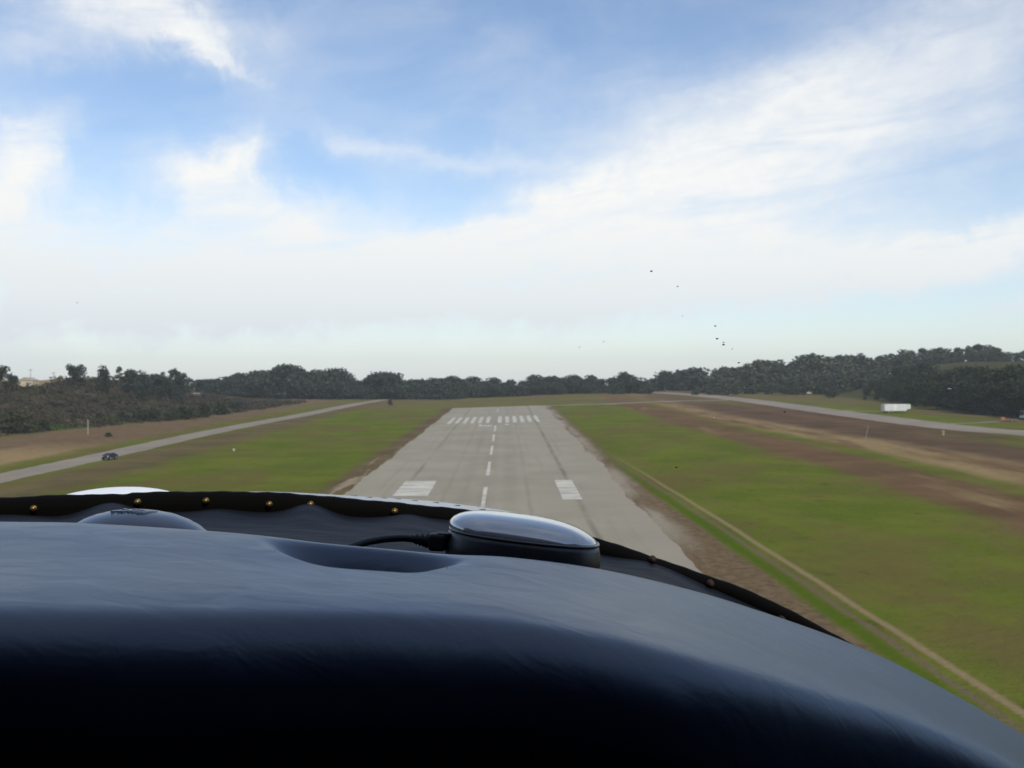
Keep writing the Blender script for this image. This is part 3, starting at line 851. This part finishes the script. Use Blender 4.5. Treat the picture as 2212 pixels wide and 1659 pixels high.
# ------------------------------------------------------------------ the aircraft we sit in
def vinyl():
    m, t, b = mat('dash_vinyl', 0.40, (0.010, 0.019, 0.058), spec=1.0)
    b.inputs['Sheen Weight'].default_value = 0.40; b.inputs['Coat Weight'].default_value = 0.14; b.inputs['Specular Tint'].default_value = (.66, .84, 1, 1); b.inputs['Coat Roughness'].default_value = 0.34; b.inputs['Sheen Roughness'].default_value = 0.45; b.inputs['Sheen Tint'].default_value = (.55, .76, 1, 1)
    p = objco(t); X, Y, Z = sep(p)
    wr = noise(vec(t, X * 42 + Y * 6, Y * 60, Z * 30), 1.0, 3, 0.5, 0.9)
    gr = noise(p, 900.0, 3, 0.6)
    big = noise(vec(t, X * 12, Y * 26, Z * 14), 1.0, 2)
    n = t.nodes.new('ShaderNodeBump'); n.inputs['Strength'].default_value = 0.17; n.inputs['Distance'].default_value = 0.003
    t.links.new((wr + gr * 0.10 + big * 0.8).k, n.inputs['Height']); t.links.new(n.outputs[0], b.inputs['Normal'])
    t.links.new((wr * 0.12 + 0.30).k, b.inputs['Roughness'])
    # scuffs
    sc_ = noise(vec(t, X * 30, Y * 110, Z * 60), 1.0, 3).ss(0.74, 0.8)
    t.links.new(mix(t, sc_ * 0.5, (0.010, 0.019, 0.058), (0.004, 0.004, 0.006)).k, b.inputs['Base Color'])
    return m
vin = vinyl()
deckm, t_, b_ = mat('deck_fabric', 0.6, (0.006, 0.008, 0.013), spec=0.16)
p_ = objco(t_); X_, Y_, Z_ = sep(p_)
bump(t_, b_, noise(vec(t_, X_ * 22, Y_ * 60, 0.0), 1.0, 5, 0.6, 0.8) + noise(p_, 700.0, 2) * 0.15, 0.6, 0.004)
blackr = simple('black_seal', (0.0025, 0.0024, 0.0022), 0.8, spec=0.06)
brass = simple('brass', (0.26, 0.17, 0.06), 0.42, 1.0)
dullb = simple('dark_brass', (0.035, 0.018, 0.009), 0.7, 0.4)  # darker, rougher brass for the right-hand screws
cowlp = simple('cowl_paint', (0.33, 0.36, 0.42), 0.22, vary=0.05, scale=30)
cowlw = simple('cowl_white', (0.82, 0.82, 0.82), 0.3, vary=0.03, scale=30)
headm = simple('headliner_cloth', (0.14, 0.13, 0.115), 0.95, spec=0.1)
darkin = simple('cabin_trim', (0.010, 0.010, 0.011), 0.95, spec=0.03)

plane = empty('aircraft', (0, 0, H - 1.1), 'aircraft cockpit with padded dark glareshield, seen from the seat', 'aircraft')
PB = Vector((0, 0, H - 1.1))
def loc(p): return Vector(p) - PB          # world -> aircraft coordinates

RIDGE = [(-900, 1108), (-400, 1117), (0, 1127), (170, 1130), (430, 1146), (560, 1157), (700, 1174), (850, 1188), (960, 1198), (1100, 1205), (1300, 1232), (1500, 1279), (1650, 1326), (1809, 1383), (1955, 1448), (2212, 1597), (2500, 1800), (2900, 2150)]
BOUND = [(-900, 1325), (0, 1338), (400, 1343), (800, 1345), (1100, 1362), (1300, 1395), (1500, 1440), (1800, 1522), (2000, 1584), (2212, 1678), (2500, 1872), (2900, 2215)]
YR = 0.40
YRD = [(-900, .40), (800, .40), (1100, .415), (1500, .465), (1800, .50), (2212, .535), (2900, .58)]
def catmull(pts, n):
    out = []
    q = [2 * pts[0] - pts[1]] + list(pts) + [2 * pts[-1] - pts[-2]]
    for i in range(1, len(q) - 2):
        nn = n[i - 1] if isinstance(n, (list, tuple)) else n
        for k in range(nn):
            t = k / nn; a, b, c, d = q[i - 1], q[i], q[i + 1], q[i + 2]
            out.append(0.5 * ((2 * b) + (c - a) * t + (2 * a - 5 * b + 4 * c - d) * t * t + (3 * b - a - 3 * c + d) * t ** 3))
    out.append(pts[-1]); return out
cols = np.concatenate([np.linspace(-900, 520, 60), np.linspace(530, 1020, 240), np.linspace(1030, 2900, 100)])
YBD = [(x_, 0.40 * ((ips(RIDGE, x_) - HY) / (ips(BOUND, x_) - HY)) ** 0.85) for x_ in (-900, 0, 1100, 1500, 2000, 2500, 2900)]
def dash_column(x):
    yr, yb = ips(RIDGE, x), ips(BOUND, x)
    Yb = ips(YBD, x)
    YR = ips(YRD, x)
    zr = (HY - yr) / F * YR; zb = (HY - yb) / F * Yb
    pr = [Vector((YR + 0.045, zr - 0.030)), Vector((YR + 0.022, zr - 0.008)), Vector((YR, zr)), Vector((YR * .55 + Yb * .45, zr * .55 + zb * .45 + 0.0014)), Vector((YR * .12 + Yb * .88, zr * .12 + zb * .88 + 0.0030)), Vector((Yb - .006, zb + .0002)), Vector((Yb - .020, zb - .014)), Vector((Yb - .026, zb - .042)), Vector((Yb - .026, zb - .13)), Vector((Yb - .018, zb - .36))]
    return zr, catmull(pr, [8, 10, 70, 14, 14, 12, 10, 8, 6])
LIPY = [(480, 1150), (560, 1172), (640, 1206), (700, 1222), (800, 1235), (880, 1238), (940, 1230), (1000, 1212), (1060, 1204)]
LIPS = []
for x in cols:
    zr, pr = dash_column(x); end = pr[88].x; YR = ips(YRD, x)
    lip = YR - .032; yl = ips(LIPY, x)
    if 545 < x < 1030:
        for v in pr[18:89]:
            if HY - v.y / v.x * F <= yl: lip = v.x
    LIPS.append(min(YR - .024, max(lip, end + .004)))
for _ in range(3):
    LIPS = [sum(LIPS[max(0, i - 9):i + 10]) / len(LIPS[max(0, i - 9):i + 10]) if 500 < cols[i] < 1080 else LIPS[i] for i in range(len(LIPS))]
rows = []
for ci, x in enumerate(cols):
    zr, pr = dash_column(x)
    d = ray(x, 1000); k = d.x / d.y; YR = ips(YRD, x)
    wx = smooth(545, 760, x) * (1 - smooth(850, 1030, x))
    end = pr[18 + 70].x; lip = LIPS[ci]          # depth where the re-sampled stretch stops
    head = [v for v in pr[:18]]
    cz = pr[18:18 + 71]
    Ys = list(np.linspace(cz[0].x, YR - .016, 14)) + list(np.linspace(YR - .016, lip + .012, 12))[1:] + list(np.linspace(lip + .012, lip, 22))[1:] + list(np.linspace(lip, end, 10))[1:]
    if lip + .012 > YR - .017: Ys = list(np.linspace(cz[0].x, end, len(Ys)))
    xa = np.array([v.x for v in cz])[::-1]; za = np.array([v.y for v in cz])[::-1]
    seg = [Vector((Y, float(np.interp(Y, xa, za)))) for Y in Ys]
    col = []
    for i, v in enumerate(head + seg + pr[18 + 71:]):
        Y, z = v.x, v.y
        if wx > 0 and 18 <= i < 18 + len(seg):
            dn = smooth(lip - .002, lip + 0.014, Y) * (1 - smooth(YR - 0.026, YR + 0.001, Y))
            z -= 0.022 * wx * dn
        col.append(loc((k * Y, Y, H + z)))
    rows.append(col)
gl = grid('glareshield', rows, vin, plane, flip=True)
gl['label'] = 'padded dark blue vinyl dashboard top with a scooped hollow'

# seal strip along the foot of the windshield
STOP = [(-900, 1130), (-400, 1098), (0, 1078), (135, 1072), (260, 1070.5), (276, 1067), (474, 1065), (600, 1068), (750, 1080), (900, 1094), (1040, 1109), (1150, 1126), (1295, 1168), (1461, 1224), (1640, 1289), (1820, 1382), (2000, 1490), (2300, 1720)]
SBOT = [(-900, 1165), (-400, 1132), (0, 1111), (130, 1110), (500, 1107), (760, 1114), (940, 1122), (1040, 1136), (1150, 1156), (1300, 1198), (1411, 1218), (1536, 1270), (1640, 1317), (1820, 1405), (2000, 1515), (2300, 1745)]
SDEP = [(-900, .62), (-400, .74), (0, .78), (1000, .78), (1300, .74), (1800, .66), (2300, .62)]
def hump(x):
    return 25 * math.exp(-((x - 240) / 62) ** 2) + 25 * math.exp(-((x - 668) / 52) ** 2) + 9 * math.exp(-((x - 880) / 40) ** 2) + 8 * math.exp(-((x - 470) / 50) ** 2) + 5 * math.exp(-((x - 1090) / 60) ** 2) - 4 * math.exp(-((x - 130) / 50) ** 2) - 3 * math.exp(-((x - 770) / 50) ** 2)
sx = np.linspace(-900, 2300, 260)
rows = []
for x in sx:
    Y = ips(SDEP, x); yt = ips(STOP, x); yb = ips(SBOT, x) + 16
    yt += 0.6 * math.sin(x * 0.05) + 0.5 * math.sin(x * 0.13)
    a = P(x, yt, Y); b = P(x, yb, Y)
    q = Vector((0, 0.012, 0)); e = Vector((0, 0.002, -0.0015))
    rows.append([loc(p) for p in (b, a.lerp(b, .5) + Vector((0, -.0015, 0)), a - Vector((0, 0, .003)), a + e, a + q * .5, a + q, a + q + Vector((0, 0, -.02)))])
fr = grid('windshield_seal', rows, blackr, plane)
for (x, y) in ((71, 1099), (296, 1085), (444, 1082.5), (581, 1090), (852, 1105), (670, 1090), (1411, 1209), (1536, 1262), (1690, 1340)):
    Y = ips(SDEP, x) - .004
    c = loc(P(x, y, Y))
    mb = MB(); mb.ell(c, (.0021, .0016, .0021), 14, 8)
    mb.cyl(c + Vector((0, .004, 0)), c + Vector((0, .0003, 0)), .0026, .0026, 14)
    o = mb.build('screw', brass if x < 900 else dullb, fr, True)

# deck between glareshield and seal
rows = []
for x in np.linspace(-900, 2300, 300):
    d = ray(x, 1000); k = d.x / d.y
    YR = ips(YRD, x)
    zr = (HY - ips(RIDGE, x)) / F * YR
    Y1 = ips(SDEP, x) - .001
    zs = (HY - ips(SBOT, x)) / F * Y1
    zh = (HY - (ips(SBOT, x) - hump(x))) / F * Y1
    Y0 = YR + .035; z0 = zr - .028
    col = []
    for i in range(41):
        u = i / 40
        Y = Y0 + (Y1 - Y0) * u
        z = z0 + (zs - z0) * (1 - (1 - u) ** 1.6)
        z += (zh - zs) * smooth(.72, 1.0, u)
        z += 0.0008 * math.sin(x * .021 + Y * 60) * math.sin(Y * 90 + x * .01)
        col.append(loc((k * Y, Y, H + z)))
    rows.append(col)
dk = grid('dash_deck', rows, deckm, plane, flip=False)
dk['label'] = 'dark wrinkled fabric between the padded dashboard and the windshield'
# cowling outside
BAND = [(-900, 0), (300, 0.0), (470, 1.2), (600, 5), (793, 11), (919, 15), (1007, 14), (1120, 12), (1250, 4), (1320, -2), (1800, -8), (2300, -20)]
rows = []
for x in np.linspace(-900, 2300, 160):
    Y = ips(SDEP, x) + .014; yt = ips(STOP, x) + .5
    a = P(x, yt, Y); b = P(x, yt - ips(BAND, x), Y + .13)
    d = ray(x, 1000); k = d.x / d.y
    m1 = a.lerp(b, .5) + Vector((0, 0, .0008))
    ss_ = max(.09, (yt - HY) / F)
    c1 = b + Vector((k * .10, .10, -.10 * ss_ - .006)); c2 = b + Vector((k * .25, .25, -.25 * ss_ - .04)); c3 = b + Vector((k * .3, .36, -.4 * ss_ - .14)); c4 = b + Vector((k * .3, .38, -.5))
    rows.append([loc(p) for p in catmull([a, m1, b, c1, c2, c3, c4], 5)])
cw = grid('cowling', rows, cowlp, plane)
cw['label'] = 'grey blue engine cowling with a row of dark screws'
scr_d = simple('dark_screw', (0.03, 0.035, 0.045), 0.5)
for (x, y) in ((765, 1074), (797, 1077.5), (828, 1079), (859, 1081), (895, 1084.5), (941, 1089), (987, 1095), (1042, 1104)):
    yt = ips(STOP, x) + .5; bt = max(.5, ips(BAND, x)); u = min(.9, max(.15, (yt - y) / bt)); Y = ips(SDEP, x) + .014
    c = loc(P(x, yt, Y).lerp(P(x, yt - bt, Y + .13), u)) + Vector((0, 0, .0006))
    MB().cyl(c - Vector((0, 0, .004)), c + Vector((0, 0, .0006)), .0034, .0030, 14).build('screw', scr_d, cw)
c = P(235, 1057.5, 1.15)
mb = MB(); mb.ell(loc(c) - Vector((0, 0, .032)), (.088, .14, .032), 32, 18)
bl = mb.build('cowling_bulge', cowlw, plane, True)
bl['label'] = 'white rounded blister on the nose beyond the windshield'

# cabin shell behind and above us
rows = []
for Y in (-1.3, -.9, -.5, -.1, .10, .22, .27):
    rows.append([loc((X, Y - .14 * abs(X) ** 1.5 * (1 if Y > 0 else 0), H + .31 - .35 * X * X - (.02 if Y > .25 else 0))) for X in np.linspace(-.56, .56, 21)])
hl = grid('headliner', rows, headm, plane)
m_ = hl.modifiers.new('thickness', 'SOLIDIFY'); m_.thickness = .03; m_.offset = 1
for s_ in (-1, 1):
    MB().box(loc((s_ * .565, -.40, H - .24)), (.03, 1.84, 1.02), bevel=.008).build('side_panel', darkin, plane)
MB().box(loc((0, -1.3, H - .22)), (1.12, .03, 1.06)).build('rear_bulkhead', darkin, plane)
MB().box(loc((0, -.45, H - .76)), (1.12, 1.7, .03)).build('cabin_floor', darkin, plane)
MB().box(loc((0, .43, H - .52)), (1.12, .02, .5)).build('light_stop_panel', darkin, plane)  # unseen panel added below the dash to stop light leaking into the cabin
st = MB(); st.box(loc((0, -.42, H - .5)), (.46, .46, .12), bevel=.03); st.box(loc((0, -.68, H - .2)), (.46, .12, .6), Matrix.Rotation(R(12), 3, 'X'), bevel=.03)
st.build('seat', darkin, plane)

# acrylic windshield
acr = bpy.data.materials.new('clear_acrylic'); acr.use_nodes = True
ta = acr.node_tree; ta.nodes.clear()
tb_ = ta.nodes.new('ShaderNodeBsdfTransparent'); tb_.inputs[0].default_value = (.985, .99, .985, 1)
to_ = ta.nodes.new('ShaderNodeOutputMaterial'); ta.links.new(tb_.outputs[0], to_.inputs['Surface'])
rows = []
for x in np.linspace(-900, 2300, 80):
    u = (x + 900) / 3200
    a = P(x, ips(STOP, x), ips(SDEP, x) + .007)
    X1 = -.52 + 1.04 * u; b = Vector((X1, .27 - .14 * abs(X1) ** 1.5, H + .31 - .35 * X1 * X1))
    mid = a.lerp(b, .5) + Vector((0, .03, .03))
    rows.append([loc(p) for p in catmull([a, a.lerp(mid, .5) + Vector((0, .008, .008)), mid, mid.lerp(b, .5) + Vector((0, .008, .008)), b], 6)])
ws = grid('windshield', rows, acr, plane)
ws['label'] = 'clear curved acrylic windshield dotted with a few bug specks'

# bugs dried on the windshield: thin blots lying on the pane
bpy.context.view_layer.update()
def pane_point(px, py):
    d = ray(px, py); best = None
    inv = ws.matrix_world.inverted()
    ok, lp, n, i = ws.ray_cast(inv @ CAM, (inv.to_3x3() @ d).normalized())
    return (ws.matrix_world @ lp, (ws.matrix_world.to_3x3() @ n).normalized()) if ok else (None, None)
bugd = simple('dried_bug', (0.10, 0.08, 0.07), 0.7); bugl = simple('pale_smear', (0.62, 0.66, 0.68), 0.7)
PBLOC = plane.location
for (px, py, r, m_) in ((1407, 585, 3.4, bugd), (1464, 618, 2.2, bugd), (1545, 703.5, 2.8, bugd), (1549, 731, 3.4, bugd), (1563, 739, 2.2, bugd), (1563, 744, 3.4, bugd), (1582, 753, 1.6, bugd), (1596, 783, 3.0, bugd), (1622, 829, 3.0, bugd), (1695, 889, 3.2, bugd), (1461, 1009, 3.6, bugd), (1475, 682, 1.2, bugd), (1252, 749, 1.6, bugd), (1304, 737, 1.6, bugd), (167, 653, 1.6, bugd), (1922, 806, 1.6, bugl), (2050, 840, 4.5, bugl), (1543, 902, 2.0, bugl)):
    w, n = pane_point(px, py)
    if w is None: continue
    if n.dot(CAM - w) < 0: n = -n
    k = (w - CAM).length / F
    u = Vector((1, 0, .22)); u = (u - n * u.dot(n)).normalized(); v = n.cross(u)
    mb = MB(); rq = Matrix((u, v, n)).transposed()
    r *= .78
    mb.ell((0, 0, 0), (r * k, r * .7 * k, .0003), 12, 6, rot=rq)
    mb.ell(u * r * k * .8 + v * r * k * .25, (r * .6 * k, r * .35 * k, .00025), 10, 6, rot=rq)
    o = mb.build('bug_speck', m_, ws, True)
    o.location = loc(w) + n * .0004

# ------------------------------------------------------------------ puck aerial on the deck
def superdome(name, a, b, prof, m, parent, n=72, e=2.35, lean=0.0):
    """rings (scale, z): rounded-square plan"""
    vs, fs = [], []
    for (s_, z) in prof:
        for k in range(n):
            t = 2 * math.pi * k / n; c, s = math.cos(t), math.sin(t)
            vs.append((lean * z + a * s_ * math.copysign(abs(c) ** (2 / e), c), b * s_ * math.copysign(abs(s) ** (2 / e), s), z))
    for i in range(len(prof) - 1):
        for k in range(n):
            fs.append((i * n + k, i * n + (k + 1) % n, (i + 1) * n + (k + 1) % n, (i + 1) * n + k))
    fs.append(tuple(range(n))[::-1]); fs.append(tuple((len(prof) - 1) * n + k for k in range(n)))
    return obj(name, mesh(name, vs, fs, m, True), parent)
GY = 0.505
gc = P(1132, 1157, GY)                        # middle of the seam
gps = empty('puck_aerial', gc, 'oval grey and black satellite puck aerial with a cable, on the dashboard', 'aerial')
GROT = Matrix.Rotation(R(6.6), 3, 'Y') @ Matrix.Rotation(R(-3.2), 3, 'X')
gps.rotation_euler = GROT.to_euler()
A = 163 / F * GY
shellm, t_, b_ = mat('silver_shell', 0.12, (0.56, 0.57, 0.57), 0.35, 0.6)
b_.inputs['Coat Weight'].default_value = 0.6; b_.inputs['Coat Roughness'].default_value = 0.04
sn = noise(objco(t_), 160, 3); t_.links.new((sn * 0.08 + 0.09).k, b_.inputs['Roughness'])
basem, t_, b_ = mat('black_base', 0.42, (0.030, 0.031, 0.034), 0.0, 0.6)
bump(t_, b_, noise(objco(t_), 900, 2), 0.25, 0.0006)
prof = []
hd = 0.0100
for k in range(22):
    t = k / 21 * math.pi / 2
    prof.append((max(.02, math.cos(t) ** 0.70 * 0.985), hd * math.sin(t) ** 1.05 + .0006))
superdome('top_shell', A, A * .92, prof, shellm, gps, lean=-.55)
superdome('trim_ring', A, A * .92, [(.985, -.0004), (1.0, -.0002), (1.0, .0006), (.985, .0008)], simple('trim_grey', (.22, .21, .19), .3), gps)
hb_ = .0158
prof = [(.80, -hb_), (.93, -hb_ + .0004), (1.0, -hb_ + .0022), (1.04, -hb_ + .0055), (1.035, -hb_ + .009), (1.01, -.0028), (.99, -.0006), (.97, -.0004)]
superdome('base', A, A * .92, prof, basem, gps)
def gl_(x, y, Y=GY): return GROT.inverted() @ (P(x, y, Y) - gc)
cabm = simple('cable_rubber', (0.012, 0.012, 0.013), 0.6)
mb = MB(); q = Matrix.Rotation(R(-3), 3, 'Y')
a0, a1 = gl_(962, 1171, GY - .012), gl_(928, 1170, GY - .012)
mb.box((a0 + a1) / 2, ((a0 - a1).length * 1.1, .011, .0085), q, bevel=.0016)
mb.box((a0 + a1) / 2 + Vector((.004, 0, .0044)), (.009, .008, .0012), q, bevel=.0004)
plug = mb.build('plug', cabm, gps)
mb = MB()
for i, xx in enumerate((923, 914, 905, 896)):
    c = gl_(xx, 1167.5 - i * .9, GY - .012); r_ = .0037 - .0003 * i
    d = (gl_(xx - 4, 1167, GY - .012) - c).normalized()
    mb.cyl(c - d * .0007, c + d * .0007, r_, r_, 14)
mb.cyl(gl_(930, 1168.5, GY - .012), gl_(892, 1164.5, GY - .012), .0027, .0019, 12)
mb.build('strain_relief', cabm, plug)
cp = [gl_(*q) for q in ((894, 1164.5, GY - .012), (875, 1162.5, GY - .012), (850, 1163, GY - .013), (820, 1166, GY - .016), (785, 1173, GY - .022), (750, 1186, GY - .03), (715, 1205, GY - .036), (690, 1222, GY - .04))]
mb = MB(); mb.tube([Vector(v) for v in catmull(cp, 6)], .0018, 10); mb.build('cable', cabm, gps, True)

# ------------------------------------------------------------------ low blue dome left of it
DY = 0.56
dc = P(300, 1102, DY)
dome = empty('dome_cap', (dc.x, dc.y, dc.z - .0262), 'smooth blue black domed cap with raised lettering, at the far left of the dashboard', 'cap')
drot = Matrix.Rotation(R(5.0), 3, 'Y') @ Matrix.Rotation(R(-3.0), 3, 'X')
dome.rotation_euler = drot.to_euler()
domem, t_, b_ = mat('satin_blue_plastic', 0.26, (0.018, 0.024, 0.048), 0.0, 1.0)
b_.inputs['Sheen Weight'].default_value = 0.8; b_.inputs['Sheen Roughness'].default_value = 0.4; b_.inputs['Sheen Tint'].default_value = (.75, .85, 1, 1)
bump(t_, b_, noise(objco(t_), 700, 2), 0.1, 0.0005)
DA = .0385
prof = [(.97, -.010), (1.0, -.006), (1.0, .0085), (.992, .0118), (.97, .0140), (.92, .0162), (.82, .0190), (.66, .0220), (.46, .0245), (.25, .0258), (.02, .0262)]
superdome('cover', DA, DA, prof, domem, dome, e=2.0)
def dome_z(r): return float(np.interp(r / DA, [.02, .25, .46, .66, .82, .92, .97, 1.0], [.0262, .0258, .0245, .0220, .0190, .0162, .0140, .0085]))
mb = MB()
xq = -.0115
for k, (w, s_) in enumerate(((.0036, 1), (.0024, -1), (.0036, 1), (.0026, 1), (.0036, -1), (.0024, 1), (.002, 1))):
    for (ox, oy, ww, hh) in ((0, 0, .0008, .012), (w * .5, .0055 * s_, w * .8, .0022)):
        X0, Y0 = xq + ox, -.007 + oy
        mb.box((X0, Y0, dome_z(math.hypot(X0, Y0)) - .0001), (ww, hh, .0011), Matrix.Rotation(R(-20), 3, 'Z'))
    xq += w * .95
mb.build('raised_lettering', simple('pale_lettering', (0.30, 0.33, 0.38), .3), dome)

# ------------------------------------------------------------------ thin sea haze
hz = bpy.data.materials.new('sea_haze'); hz.use_nodes = True
tz = hz.node_tree; tz.nodes.clear()
pv = tz.nodes.new('ShaderNodeVolumePrincipled'); pv.inputs['Color'].default_value = (.88, .945, .985, 1); pv.inputs['Density'].default_value = 0.00023
pv.inputs['Anisotropy'].default_value = 0.2
oz = tz.nodes.new('ShaderNodeOutputMaterial'); tz.links.new(pv.outputs[0], oz.inputs['Volume'])
MB().box((0, 810, 16), (3040, 1820, 82)).build('haze', hz)
tag(bpy.data.objects['haze'], 'thin pale sea haze over the airfield', 'haze', kind='stuff')
